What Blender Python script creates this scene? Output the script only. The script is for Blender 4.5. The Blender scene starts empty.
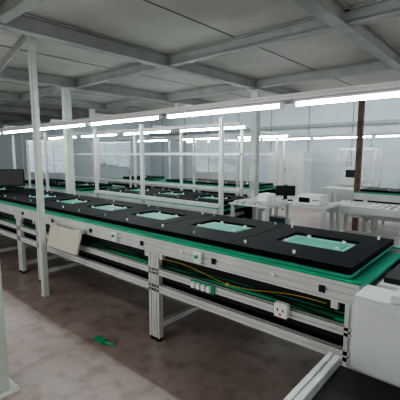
import bpy, bmesh, math, random
from mathutils import Vector, Matrix
random.seed(4)
S=bpy.context.scene
MATS={}
def mat(name,col,rough=.6,metal=0,emit=0,noise=0,scale=8,col2=None,bump=0):
    if name in MATS: return MATS[name]
    m=bpy.data.materials.new(name); m.use_nodes=True
    n=m.node_tree.nodes; l=m.node_tree.links
    b=n['Principled BSDF']
    b.inputs['Base Color'].default_value=(*col,1)
    b.inputs['Roughness'].default_value=rough
    b.inputs['Metallic'].default_value=metal
    if emit:
        b.inputs['Emission Color'].default_value=(*col,1)
        b.inputs['Emission Strength'].default_value=emit
    if noise:
        tc=n.new('ShaderNodeTexCoord'); t=n.new('ShaderNodeTexNoise')
        t.inputs['Scale'].default_value=scale; t.inputs['Detail'].default_value=6
        l.new(tc.outputs['Object'],t.inputs['Vector'])
        r=n.new('ShaderNodeValToRGB')
        c2=col2 or tuple(c*(1-noise) for c in col)
        r.color_ramp.elements[0].position=.35; r.color_ramp.elements[0].color=(*c2,1)
        r.color_ramp.elements[1].position=.68; r.color_ramp.elements[1].color=(*col,1)
        l.new(t.outputs['Fac'],r.inputs['Fac']); l.new(r.outputs['Color'],b.inputs['Base Color'])
        if bump:
            bp=n.new('ShaderNodeBump'); bp.inputs['Strength'].default_value=bump
            l.new(t.outputs['Fac'],bp.inputs['Height']); l.new(bp.outputs['Normal'],b.inputs['Normal'])
    MATS[name]=m; return m
ALU=mat('aluminium',(.62,.65,.64),.40,.35,noise=.14,scale=5)
STEEL=mat('painted_steel',(.33,.345,.33),.6,.1,noise=.2,scale=4)
WSTEEL=mat('white_column_paint',(.50,.55,.51),.6,0,noise=.15,scale=4)
ALUD=mat('slot_dark',(.13,.14,.14),.6,.3,noise=.2)
BLACK=mat('black_foam',(.003,.004,.006),.6,noise=.3,scale=30)
BLACK.node_tree.nodes['Principled BSDF'].inputs['Specular IOR Level'].default_value=.06
BLK2=mat('black_plastic',(.008,.009,.011),.5,noise=.2)
BLK2.node_tree.nodes['Principled BSDF'].inputs['Specular IOR Level'].default_value=.25
GREEN=mat('green_esd_mat',(.03,.28,.19),.45,noise=.15,scale=5)
GREENE=mat('green_belt',(.015,.32,.15),.4,noise=.2,scale=3)
LGREEN=mat('pale_green_board',(.18,.47,.38),.5,noise=.25,scale=12)
WHITE=mat('white_plastic',(.75,.77,.75),.45,noise=.06)
CAB=mat('cabinet_paint',(.56,.60,.58),.5,noise=.09,scale=3)
PAPER=mat('paper',(.58,.68,.74),.8,noise=.25,scale=14)
BEIGE=mat('beige_sheet',(.50,.49,.40),.6,noise=.1)
BROWN=mat('rusty_steel',(.19,.12,.09),.8,noise=.5,scale=9)
YEL=mat('yellow_cable',(.50,.34,.05),.5,noise=.1)
RED=mat('red_button',(.6,.03,.02),.4,noise=.1)
BLUE=mat('blue_plastic',(.05,.15,.35),.4,noise=.1)
SCR=mat('screen_glass',(.006,.007,.009),.2,noise=.1)
LED=mat('led_white',(.93,.98,1.0),.4,emit=65)
CEIL=mat('ceiling_board',(.54,.535,.50),.75,noise=.18,scale=1.2)
WALL=mat('wall_paint',(.54,.61,.64),.85,noise=.15,scale=.8)
DARKM=mat('dark_machinery',(.05,.055,.06),.6,noise=.3)

class B:
    def __init__(s): s.bm=bmesh.new(); s.m=[]
    def mi(s,m):
        if m not in s.m: s.m.append(m)
        return s.m.index(m)
    def box(s,x0,x1,y0,y1,z0,z1,m,M=None,bev=0):
        vs=[Vector((x,y,z)) for x in(x0,x1) for y in(y0,y1) for z in(z0,z1)]
        if M: vs=[M@v for v in vs]
        v=[s.bm.verts.new(c) for c in vs]; k=s.mi(m); fs=[]
        for q in((0,1,3,2),(4,6,7,5),(0,4,5,1),(2,3,7,6),(0,2,6,4),(1,5,7,3)):
            f=s.bm.faces.new([v[i] for i in q]); f.material_index=k; fs.append(f)
        if bev:
            es=list({e for f in fs for e in f.edges})
            r=bmesh.ops.bevel(s.bm,geom=es,offset=bev,segments=2,affect='EDGES')
            for f in r['faces']: f.material_index=k
    def ext(s,p0,p1,w,h,m=None):
        """T-slot aluminium extrusion from p0 to p1; w horizontal, h vertical-ish"""
        m=m or ALU
        p0=Vector(p0);p1=Vector(p1);d=(p1-p0).normalized()
        up=Vector((0,0,1)) if abs(d.z)<.9 else Vector((0,1,0))
        sd=d.cross(up).normalized(); up=sd.cross(d).normalized()
        def side(L,n):
            out=[];g=.006
            for i in range(n):
                c=-L/2+L*(i+.5)/n
                out+=[(c-g,0),(c-g,.010),(c+g,.010),(c+g,0)]
            return out
        nw=max(1,round(w/.045));nh=max(1,round(h/.045))
        pr=[(-w/2,-h/2)]+[(a,-h/2+b) for a,b in side(w,nw)]
        pr+=[(w/2,-h/2)]+[(w/2-b,a) for a,b in side(h,nh)]
        pr+=[(w/2,h/2)]+[(-a,h/2-b) for a,b in side(w,nw)]
        pr+=[(-w/2,h/2)]+[(-w/2+b,-a) for a,b in side(h,nh)]
        A=[s.bm.verts.new(p0+sd*a+up*b) for a,b in pr]
        C=[s.bm.verts.new(p1+sd*a+up*b) for a,b in pr]
        k=s.mi(m);N=len(pr)
        for i in range(N):
            j=(i+1)%N
            f=s.bm.faces.new((A[i],A[j],C[j],C[i])); f.material_index=k
        for vs in(A,C[::-1]):
            f=s.bm.faces.new(vs);f.material_index=k
    def cyl(s,p0,p1,r,m,n=12,r2=None):
        p0=Vector(p0);p1=Vector(p1);d=p1-p0
        q=d.to_track_quat('Z','Y'); M=Matrix.Translation((p0+p1)/2)@q.to_matrix().to_4x4()
        g=bmesh.ops.create_cone(s.bm,cap_ends=True,segments=n,radius1=r,radius2=r if r2 is None else r2,depth=d.length,matrix=M)
        k=s.mi(m)
        for f in {f for v in g['verts'] for f in v.link_faces}: f.material_index=k
    def path(s,pts,r,m,n=6):
        for a,b in zip(pts,pts[1:]): s.cyl(a,b,r,m,n)
    def done(s,name,par=None):
        bmesh.ops.recalc_face_normals(s.bm,faces=s.bm.faces)
        me=bpy.data.meshes.new(name); s.bm.to_mesh(me); s.bm.free()
        for m in s.m: me.materials.append(m)
        o=bpy.data.objects.new(name,me); S.collection.objects.link(o)
        if par: o.parent=par
        return o

# ---------------- room
fm=bpy.data.materials.new('concrete_floor'); fm.use_nodes=True
n=fm.node_tree.nodes;l=fm.node_tree.links;bs=n['Principled BSDF']
tc=n.new('ShaderNodeTexCoord')
def noise(sc,d=6):
    t=n.new('ShaderNodeTexNoise');t.inputs['Scale'].default_value=sc;t.inputs['Detail'].default_value=d
    l.new(tc.outputs['Object'],t.inputs['Vector']);return t
a=noise(1.4);b2=noise(7,10);c=noise(45,3)
r=n.new('ShaderNodeValToRGB');r.color_ramp.elements[0].position=.36;r.color_ramp.elements[0].color=(.21,.160,.140,1)
r.color_ramp.elements[1].position=.66;r.color_ramp.elements[1].color=(.31,.262,.238,1)
l.new(a.outputs['Fac'],r.inputs['Fac'])
r2=n.new('ShaderNodeValToRGB');r2.color_ramp.elements[0].position=.34;r2.color_ramp.elements[0].color=(.58,.55,.53,1)
r2.color_ramp.elements[1].position=.52;r2.color_ramp.elements[1].color=(1,1,1,1)
l.new(b2.outputs['Fac'],r2.inputs['Fac'])
mx=n.new('ShaderNodeMixRGB');mx.blend_type='MULTIPLY';mx.inputs['Fac'].default_value=.7
l.new(r.outputs['Color'],mx.inputs[1]);l.new(r2.outputs['Color'],mx.inputs[2]);l.new(mx.outputs[0],bs.inputs['Base Color'])
bs.inputs['Roughness'].default_value=.36
bp=n.new('ShaderNodeBump');bp.inputs['Strength'].default_value=.10;l.new(c.outputs['Fac'],bp.inputs['Height']);l.new(bp.outputs['Normal'],bs.inputs['Normal'])

X0,X1,Y0,Y1=-15,5,-3,13
o=B();o.box(X0,X1,Y0,Y1,-.1,0,fm);o.done('floor')
o=B();o.box(X0,X1,Y1,Y1+.15,0,4.6,WALL);o.done('wall_back')
o=B();o.box(X0-.15,X0,Y0,Y1,0,4.6,WALL);o.done('wall_left')
o=B();o.box(X0,X1,8.0,Y1,4.6,4.7,CEIL)
o.box(X0,X1,7.95,8.0,2.9,4.7,CEIL); o.box(X0,X1,-1.2,8.0,2.9,3.0,CEIL)
for x in [-14+1.15*i for i in range(17)]: o.box(x-.004,x+.004,-1.2,7.94,2.893,2.9,ALUD)
o.done('ceiling')
o=B()
def ibeam(p0,p1,w=.10,h=.14):
    (x0,y0),(x1,y1)=p0,p1
    z1=2.892;z0=z1-h
    if abs(x1-x0)>abs(y1-y0):
        o.box(x0,x1,y0-w/2,y0+w/2,z0,z0+.015,STEEL);o.box(x0,x1,y0-w/2,y0+w/2,z1-.015,z1,STEEL);o.box(x0,x1,y0-.01,y0+.01,z0+.015,z1-.015,STEEL)
    else:
        o.box(x0-w/2,x0+w/2,y0,y1,z0,z0+.015,STEEL);o.box(x0-w/2,x0+w/2,y0,y1,z1-.015,z1,STEEL);o.box(x0-.01,x0+.01,y0,y1,z0+.015,z1-.015,STEEL)
BX=[-12.8,-10.5,-8.2,-5.9,-3.6,-1.3,1.0,3.3]
for y in(-.75,1.35,3.47,5.6,7.8): ibeam((X0,y),(X1,y))
for x in BX: ibeam((x,-1.2),(x,7.9),.12,.16)
o.done('ceiling_beams')
def column(x,y,name='steel_column',m=STEEL,w=.12,top=2.72,base=True):
    o=B();o.box(x-w/2,x+w/2,y-w/2,y+w/2,.012,top-.012,m,bev=.008)
    k=1 if base else .6
    o.box(x-w*k,x+w*k,y-w*k,y+w*k,0,.012,m);o.box(x-w*.8,x+w*.8,y-w*.8,y+w*.8,top-.012,top,m)
    if base:
        for a in(-.8,.8):
            for b in(-.8,.8): o.cyl((x+a*w,y+b*w,.012),(x+a*w,y+b*w,.035),.012,ALU,6)
    return o.done(name)
column(-3.93,1.80,w=.065,m=WSTEEL,top=2.9,base=False)
column(-2.52,.80,w=.10,m=WSTEEL)
column(-3.6,5.6,w=.13,m=WSTEEL)
column(-5.9,3.25,w=.12,m=WSTEEL)
column(-8.2,5.2,w=.12,m=WSTEEL)
column(-1.3,7.9,w=.12,m=WSTEEL,top=2.9)
column(-2.4,7.55,'rusty_column',BROWN,.10)
o=B();o.cyl((-3.99,1.80,2.86),(-5.4,1.80,2.47),.035,STEEL);o.cyl((-5.4,1.8,2.45),(-5.4,1.8,2.9),.02,STEEL);o.done('diagonal_brace')

# ---------------- conveyors
TOP=.90
def conveyor(x0,x1,y0,y1,legs,detail=True,name='assembly_conveyor'):
    o=B()
    for y in(y0+.025,y1-.025):
        o.ext((x0,y,TOP-.06),(x1,y,TOP-.06),.045,.12)
        o.ext((x0,y,.62),(x1,y,.62),.045,.05)
        o.ext((x0,y,.475),(x1,y,.475),.045,.06)
        for i in range(len(legs)):
            for dx in(-.033,.033) if (i%2==1 and detail) else (0,):
                o.ext((legs[i]+dx,y,.03),(legs[i]+dx,y,TOP-.12),.06,.045)
                o.cyl((legs[i]+dx,y,.0),(legs[i]+dx,y,.012),.03,BLK2);o.cyl((legs[i]+dx,y,.01),(legs[i]+dx,y,.04),.01,ALUD)
    for lx in legs:
        o.ext((lx,y0+.05,.12),(lx,y1-.05,.12),.045,.045)
        o.ext((lx,y0+.05,.40),(lx,y1-.05,.40),.045,.045)
        o.ext((lx,y0+.05,.74),(lx,y1-.05,.74),.045,.045)
    o.box(x0,x1,y0+.002,y0+.05,TOP,TOP+.012,GREENE);o.box(x0,x1,y1-.05,y1-.002,TOP,TOP+.012,GREENE)
    o.box(x0,x1,y0+.05,y1-.05,TOP-.05,TOP-.03,GREEN)
    o.box(x0,x1,y0+.05,y1-.05,.50,.535,BLK2)
    o.box(x0,x1,y0+.05,y0+.062,.50,.62,BLK2)
    o.box(x0,x1,y0+.06,y0+.10,.645,.662,GREENE)
    o.box(x0,x1,y1-.10,y1-.06,.645,.662,GREENE)
    o.box(x0,x1,y0+.05,y0+.11,.715,.775,BLK2)
    o.box(x0,x1,y1-.11,y1-.05,.66,.85,BLK2)
    x=x1-.95;i=0
    while x>x0:
        if i%7!=6:
            o.box(x,x+.85,y0+.12,y1-.12,.665,.675,GREENE);o.box(x+.005,x+.845,y0+.13,y1-.13,.675,.715,BLACK)
            o.cyl((x+.1,y0+.2,.715),(x+.1,y0+.2,.73),.01,WHITE)
        x-=.86;i+=1
    if detail:
        x=x0+.2
        while x<x1:
            o.box(x,x+.035,y0-.006,y0+.004,TOP-.085,TOP-.045,BLK2)
            o.cyl((x+.5,y0-.01,TOP-.05),(x+.5,y0+.005,TOP-.05),.012,WHITE)
            x+=.8
        for k,(ya,zz) in enumerate(((y0+.045,.70),(y0+.035,.68))):
            pts=[];x=max(x0,-6)
            while x<x1-.1:
                pts.append((x,ya,zz+.018*math.sin(x*5+k*2)));x+=.08
            o.path(pts,.007,BLK2,5)
        for lx in legs:
            for s in(-1,1):
                o.box(lx+s*.09-.02,lx+s*.09+.02,y0+.003,y0+.04,.735,.78,ALU)
    return o.done(name)
CY0,CY1=1.95,2.97
conveyor(-9,-.58,CY0,CY1,[-8.4,-7.1,-5.9,-4.95,-4.4,-2.24,-.62])
conveyor(-9.2,-2.85,3.55,4.5,[-9,-7.5,-5.8,-4.4,-3.0],False)
conveyor(-9.0,-3.9,6.1,7.0,[-8.8,-7,-5.4,-4.05],False)
conveyor(-2.2,2.5,6.75,7.35,[-2.0,-.5,1,2.3],False)

def pallet(x0,y0,L,W,z,win=True,name='pallet_tray'):
    o=B()
    x1=x0+L;y1=y0+W
    o.box(x0,x1,y0,y1,z,z+.018,GREEN,bev=.004)
    zt=z+.018;h=.04;e=.003
    if win:
        wx0=x0+.20;wx1=x0+L-.16;wy0=y0+W*.36;wy1=y0+W*.72
        o.box(x0+e,wx0,y0+.025,y1-e,zt,zt+h,BLACK);o.box(wx1,x1-e,y0+.025,y1-e,zt,zt+h,BLACK)
        o.box(wx0,wx1,y0+.025,wy0,zt,zt+h,BLACK);o.box(wx0,wx1,wy1,y1-e,zt,zt+h,BLACK)
        o.box(wx0,wx1,wy0,wy1,zt,zt+.02,LGREEN)
        o.box(wx0+.05,wx1-.06,wy0+.06,wy1-.08,zt+.02,zt+.024,GREEN)
        for (fx,fy) in((.1,.2),(.85,.25),(.8,.85),(.25,.9)):
            px=wx0+(wx1-wx0)*fx;py=wy0+(wy1-wy0)*fy
            o.box(px-.013,px+.013,py-.01,py+.01,zt+.02,zt+.042,WHITE,bev=.003)
    else:
        o.box(x0+e,x1-e,y0+e,y1-e,zt,zt+h,BLACK)
    for (fx,fy) in((.1,.12),(.9,.9),(.1,.88),(.55,.1)):
        px=x0+L*fx;py=y0+W*fy
        o.cyl((px,py,zt+h),(px,py,zt+h+.02),.009,WHITE if random.random()<.4 else LGREEN,10)
    return o.done(name)
x=-1.50
for i in range(9):
    pallet(x,CY0+.035,.859,.94,TOP+.013,i!=6); x-=.862
x=-3.75
for i in range(7):
    if i not in(3,): pallet(x,3.58,.86,.88,TOP+.013,True)
    x-=.87
x=-4.8
for i in range(5):
    if i%4!=3: pallet(x,6.13,.82,.84,TOP+.013,i%2==0)
    x-=.87
for x in(-2.1,-1.2,-.3,.7): pallet(x,6.77,.84,.56,TOP+.013,False)

def socket(x,z,y=CY0):
    o=B();o.box(x-.045,x+.045,y-.045,y-.001,z-.04,z+.05,WHITE,bev=.006)
    for dx in(-.018,.018): o.box(x+dx-.004,x+dx+.004,y-.0465,y-.044,z,z+.018,BLK2)
    o.box(x-.008,x+.008,y-.047,y-.044,z-.025,z-.012,RED);o.done('power_socket')
socket(-1.02,.64)
o=B()
for k in range(4):
    o.box(-1.78+k*.05,-1.745+k*.05,CY0-.035,CY0-.001,.60,.645,WHITE,bev=.004)
o.box(-1.80,-1.57,CY0-.012,CY0-.001,.59,.655,GREENE);o.done('terminal_block')
o=B();pts=[]
for i in range(40):
    t=i/39;pts.append((-2.1+1.35*t,CY0-.012,.75+.02*math.sin(t*9)-.03*math.sin(t*math.pi)))
o.path(pts,.0022,YEL,6)
o.cyl((-1.45,CY0-.018,.7),(-1.45,CY0-.002,.7),.012,YEL);o.done('yellow_cable')
M=Matrix.Translation((-3.55,CY0-.09,.70))@Matrix.Rotation(math.radians(-14),4,'X')
o=B();o.box(-.34,.30,-.012,.012,-.12,.12,BEIGE,M,bev=.004)
for dx in(-.3,.26): o.box(dx-.02,dx+.02,-.02,.05,.10,.14,ALU,M)
o.done('document_holder')
for x in(-2.75,-1.72,-4.25):
    o=B();o.box(x-.035,x+.035,CY0-.03,CY0-.001,.80,.88,WHITE,bev=.005);o.cyl((x,CY0-.045,.85),(x,CY0-.03,.85),.014,RED if x<-4 else GREENE);o.done('push_button_box')

# ---------------- LED tubes
def lightrow(y,z,xs,L=1.18,name='led_tube_light'):
    for x in xs:
        o=B();o.cyl((x,y,z),(x+L,y,z),.014,LED,12)
        o.box(x-.02,x,y-.018,y+.018,z-.018,z+.03,WHITE);o.box(x+L,x+L+.02,y-.018,y+.018,z-.018,z+.03,WHITE)
        o.box(x,x+L,y-.02,y+.02,z+.014,z+.03,WHITE);o.done(name)
LY=2.42;LZ=1.95
xs=[-1.21+1.31*k for k in(0,1)]+[-1.21-1.31*k for k in range(1,6)]
lightrow(LY,LZ,xs)
lightrow(4.0,LZ,[-3.9-1.4*k for k in range(4)])
lightrow(9.0,2.0,[2-1.5*k for k in range(8)],L=1.4)
lightrow(6.5,LZ,[-4.6-1.7*k for k in range(3)])
def frame(posts,y,ylight,x0,x1,z=2.005,name='light_frame',bars=()):
    o=B()
    o.ext((x0,ylight,z),(x1,ylight,z),.04,.04)
    for p in posts:
        o.ext((p,y,.03),(p,y,z-.02),.04,.04);o.cyl((p,y,0),(p,y,.03),.03,BLK2)
        o.ext((p,min(y,ylight)-.02,z+.04),(p,max(y,ylight)+.02,z+.04),.04,.04)
    for (a,b,zz) in bars: o.ext((a,y-.04,zz),(b,y-.04,zz),.04,.04)
    return o.done(name)
frame([1.3,-2.4,-3.72,-4.8,-6.4,-7.8],3.08,LY,-8,1.4,bars=((-4.8,-2.4,1.04),))
frame([-3.2,-4.5,-5.8,-7.1,-8.6],4.62,4.0,-9,-2.8,bars=((-8.6,-3.2,1.6),(-8.6,-3.2,1.05)))
frame([-4.0,-5.4,-7.4,-8.9],7.12,6.5,-9,-3.7,bars=((-8.9,-4.0,1.6),))
frame([2,-.3,-2.9,-5,-7.5],9.3,9.0,-9,3.5,z=2.06,bars=((-7.5,2,1.45),))

def sheet(x,y,z0,z1,w,n,ang=0,name='document_board'):
    o=B();M=Matrix.Translation((x,y,0))@Matrix.Rotation(ang,4,'Z')
    o.ext(M@Vector((-w/2,0,z1+.02)),M@Vector((w/2,0,z1+.02)),.03,.03)
    for i in range(n):
        a=-w/2+w*i/n+.01;b=-w/2+w*(i+1)/n-.01
        o.box(a,b,-.004,.004,z0,z1,PAPER,M)
        for k in range(5): o.box(a+.03,b-.05,-.006,-.004,z1-.08-k*.09,z1-.072-k*.09,STEEL,M)
    for s in(-1,1): o.ext(M@Vector((s*(w/2+.02),0,0)),M@Vector((s*(w/2+.02),0,z1+.05)),.035,.035)
    o.done(name)
sheet(-6.7,3.25,1.25,1.82,.95,3,math.radians(18))
sheet(-4.35,5.4,1.25,1.85,.8,3,math.radians(30))
sheet(-7.3,5.1,1.3,1.85,1.0,3,math.radians(20))

def monitor(x,y,z,w,h,ang,name='computer_monitor'):
    M=Matrix.Translation((x,y,z))@Matrix.Rotation(ang,4,'Z');o=B()
    o.box(-w/2,w/2,-.02,.02,.08,.08+h,BLK2,M,bev=.006)
    o.box(-w/2+.015,w/2-.015,-.0225,-.019,.1,.065+h,SCR,M)
    o.box(-.03,.03,.02,.04,.01,.25,BLK2,M);o.box(-.12,.12,-.06,.10,0,.012,BLK2,M,bev=.004);o.done(name)
def desk(x0,x1,y0,y1,h,name='workbench'):
    o=B();o.box(x0,x1,y0,y1,h-.03,h,CAB,bev=.005)
    for x in(x0+.03,x1-.03):
        for y in(y0+.03,y1-.03): o.ext((x,y,0),(x,y,h-.03),.045,.045)
    for y in(y0+.03,y1-.03): o.ext((x0+.05,y,.2),(x1-.05,y,.2),.04,.04)
    o.box(x0+.05,x1-.05,y0+.05,y1-.05,.22,.24,CAB);return o.done(name)
monitor(-6.55,2.45,.973,.56,.29,math.radians(48))

desk(-3.05,-1.95,4.85,5.45,.86)
monitor(-2.75,5.2,.861,.30,.16,math.radians(30),'bench_monitor')
o=B();o.box(-2.45,-2.1,5.0,5.3,.86,1.0,WHITE,bev=.01);o.box(-2.42,-2.25,4.996,5.001,.89,.96,SCR)
for k in range(3): o.cyl((-2.2+.035*k,4.985,.93),(-2.2+.035*k,5.0,.93),.01,BLK2)
o.done('test_instrument')
o=B();o.box(-2.9,-2.6,4.92,5.1,.25,.62,DARKM,bev=.01);o.box(-2.88,-2.62,4.915,4.921,.5,.55,BLUE);o.cyl((-2.75,4.91,.4),(-2.75,4.925,.4),.02,ALU);o.done('computer_tower')

o=B()
o.box(-2.8,-2.2,3.75,4.35,.06,.62,DARKM,bev=.01)
for x in(-2.76,-2.24):
    for y in(3.79,4.31): o.ext((x,y,.62),(x,y,.95),.04,.04);o.cyl((x,y,0),(x,y,.06),.03,BLK2)
o.box(-2.8,-2.2,3.75,4.35,.95,.97,ALU)
for k in range(6): o.cyl((-2.72+.09*k,3.78,.985),(-2.72+.09*k,4.32,.985),.02,ALU)
o.box(-2.45,-2.3,3.9,4.1,1.0,1.1,WHITE,bev=.01)
o.done('transfer_lift')

def roller_conv(x0,x1,y0,y1,h,name='roller_conveyor'):
    o=B()
    for y in(y0,y1): o.box(x0,x1,y-.02,y+.02,h-.10,h+.01,ALU)
    x=x0+.06
    while x<x1-.05: o.cyl((x,y0+.02,h-.02),(x,y1-.02,h-.02),.025,ALU,10);x+=.10
    x=x0+.1
    while x<x1:
        for y in(y0,y1): o.ext((x,y,0),(x,y,h-.1),.05,.05)
        o.ext((x,y0,.25),(x,y1,.25),.04,.04);x+=(x1-x0-.2)/4-.001
    for y in(y0,y1): o.ext((x0+.1,y,.25),(x1-.1,y,.25),.04,.04)
    return o.done(name)
roller_conv(-2.3,2.0,5.75,6.4,.78)
roller_conv(-3.5,1.5,8.3,8.85,.80)
for x in(-3.6,-1.9,-.3):
    o=B()
    for dx in(0,.9):
        for dy in(0,.6): o.ext((x+dx,9.7+dy,0),(x+dx,9.7+dy,1.75),.05,.05)
    for z in(.85,1.73):
        for dy in(0,.6): o.ext((x,9.7+dy,z),(x+.9,9.7+dy,z),.05,.05)
    o.box(x+.03,x+.87,9.73,10.27,.1,.8,CAB,bev=.01);o.box(x+.1,x+.6,9.85,10.2,.88,1.25,CAB,bev=.01);o.box(x+.15,x+.4,9.842,9.85,.98,1.18,SCR)
    o.cyl((x+.8,9.7,1.76),(x+.8,9.7,1.95),.025,GREENE);o.done('guarded_machine')

# ---------------- end control cabinet (right foreground)
o=B()
o.box(-.54,.55,1.72,1.93,.50,.93,CAB,bev=.008)
o.box(-.48,.50,1.714,1.72,.54,.885,CAB,bev=.002)
o.box(-.38,.2,1.74,1.90,.93,.965,CAB,bev=.005)
for k in range(3): o.cyl((-.28+.1*k,1.742,.948),(-.28+.1*k,1.732,.948),.008,BLK2)
o.cyl((.4,1.70,.72),(.4,1.714,.72),.015,ALU)
for x in(-.50,.51):
    for y in(1.76,1.89): o.ext((x,y,.03),(x,y,.50),.045,.045);o.cyl((x,y,0),(x,y,.03),.03,BLK2)
o.done('control_cabinet')
o=B()
for x in(-.60,.45):
    o.ext((x,.95,.59),(x,1.69,.59),.06,.06)
    o.ext((x,1.0,.0),(x,1.0,.56),.05,.05);o.ext((x,1.655,.0),(x,1.655,.56),.05,.05)
o.ext((-.57,.98,.59),(.42,.98,.59),.05,.05);o.box(-.57,.42,1.01,1.69,.55,.575,BLK2);o.done('lower_frame_table')

o=B();o.box(-.52,.5,2.05,2.95,.82,.9,CAB,bev=.006);o.box(-.5,.45,2.1,2.9,.9,.93,BLK2)
for x in(-.48,.46):
    for y in(2.1,2.9): o.ext((x,y,0),(x,y,.82),.05,.05)
o.box(-.40,-.15,2.15,2.4,.93,1.0,WHITE,bev=.01);o.box(-.35,-.2,2.18,2.3,1.0,1.02,GREENE);o.done('end_station')

o=B()
o.box(-2.64,-2.50,1.60,1.66,0,.03,GREENE,bev=.01);o.cyl((-2.50,1.63,.015),(-2.42,1.66,.012),.012,GREENE)
o.done('green_glove')
o=B();o.box(-.98,-.84,1.50,1.58,0,.03,mat('dark_green',(.01,.07,.05),.5,noise=.2),bev=.01);o.cyl((-.92,1.58,.015),(-.85,1.66,.015),.015,GREENE);o.done('floor_foot_pedal')

for (x,y) in((-9.5,10.8),(-6.5,11)):
    o=B();o.box(x,x+1.3,y,y+.6,0,1.7,CAB,bev=.01);o.box(x+.1,x+.6,y-.008,y,.9,1.5,ALU);o.box(x+.7,x+1.2,y-.008,y,.2,1.5,ALU);o.cyl((x+.65,y-.03,1),(x+.65,y-.03,1.15),.012,BLK2);o.done('storage_cabinet')
o=B()
for k in range(12):
    x=-14+k*1.6;o.box(x,x+.03,12.97,13,0,4.6,STEEL)
o.box(X0,X1,12.9,13,2.6,2.7,STEEL);o.done('trim_1')
o=B()
for k in range(5):
    y=1.0+k*1.0;o.box(-12.03,-11.97,y+.02,y+.98,.05,2.3,WALL);o.ext((-12,y,0),(-12,y,2.35),.05,.05)
o.ext((-12,1,2.33),(-12,6,2.33),.05,.05);o.done('partition_screen')

def area(x,y,z,sx,sy,e,col=(1,1,1)):
    L=bpy.data.lights.new('fill_lamp','AREA');L.shape='RECTANGLE';L.size=sx;L.size_y=sy;L.energy=e;L.color=col
    o=bpy.data.objects.new('added_fill_lamp',L);o.location=(x,y,z);S.collection.objects.link(o)
area(-3,10.5,4.5,6,1.5,170,(.9,.97,1));area(-10,10.5,4.5,6,1.5,140,(.9,.97,1))  # unseen fill lamps added to brighten the rear hall and back wall
area(-3.2,.2,2.7,2.5,.3,26,(1,.93,.87))  # extra warm fill added below the low ceiling, not a real fitting
w=bpy.data.worlds.new('w');S.world=w;w.use_nodes=True
w.node_tree.nodes['Background'].inputs[0].default_value=(.92,.93,.91,1);w.node_tree.nodes['Background'].inputs[1].default_value=1.2

cd=bpy.data.cameras.new('cam');cd.lens=32.4;cd.sensor_width=36
co=bpy.data.objects.new('camera',cd);co.location=(0,0,1.6);co.rotation_euler=(math.radians(82.72),0,math.radians(41.3))
S.collection.objects.link(co);S.camera=co
try: S.view_settings.look='AgX - Medium High Contrast'
except Exception as e: print(e)
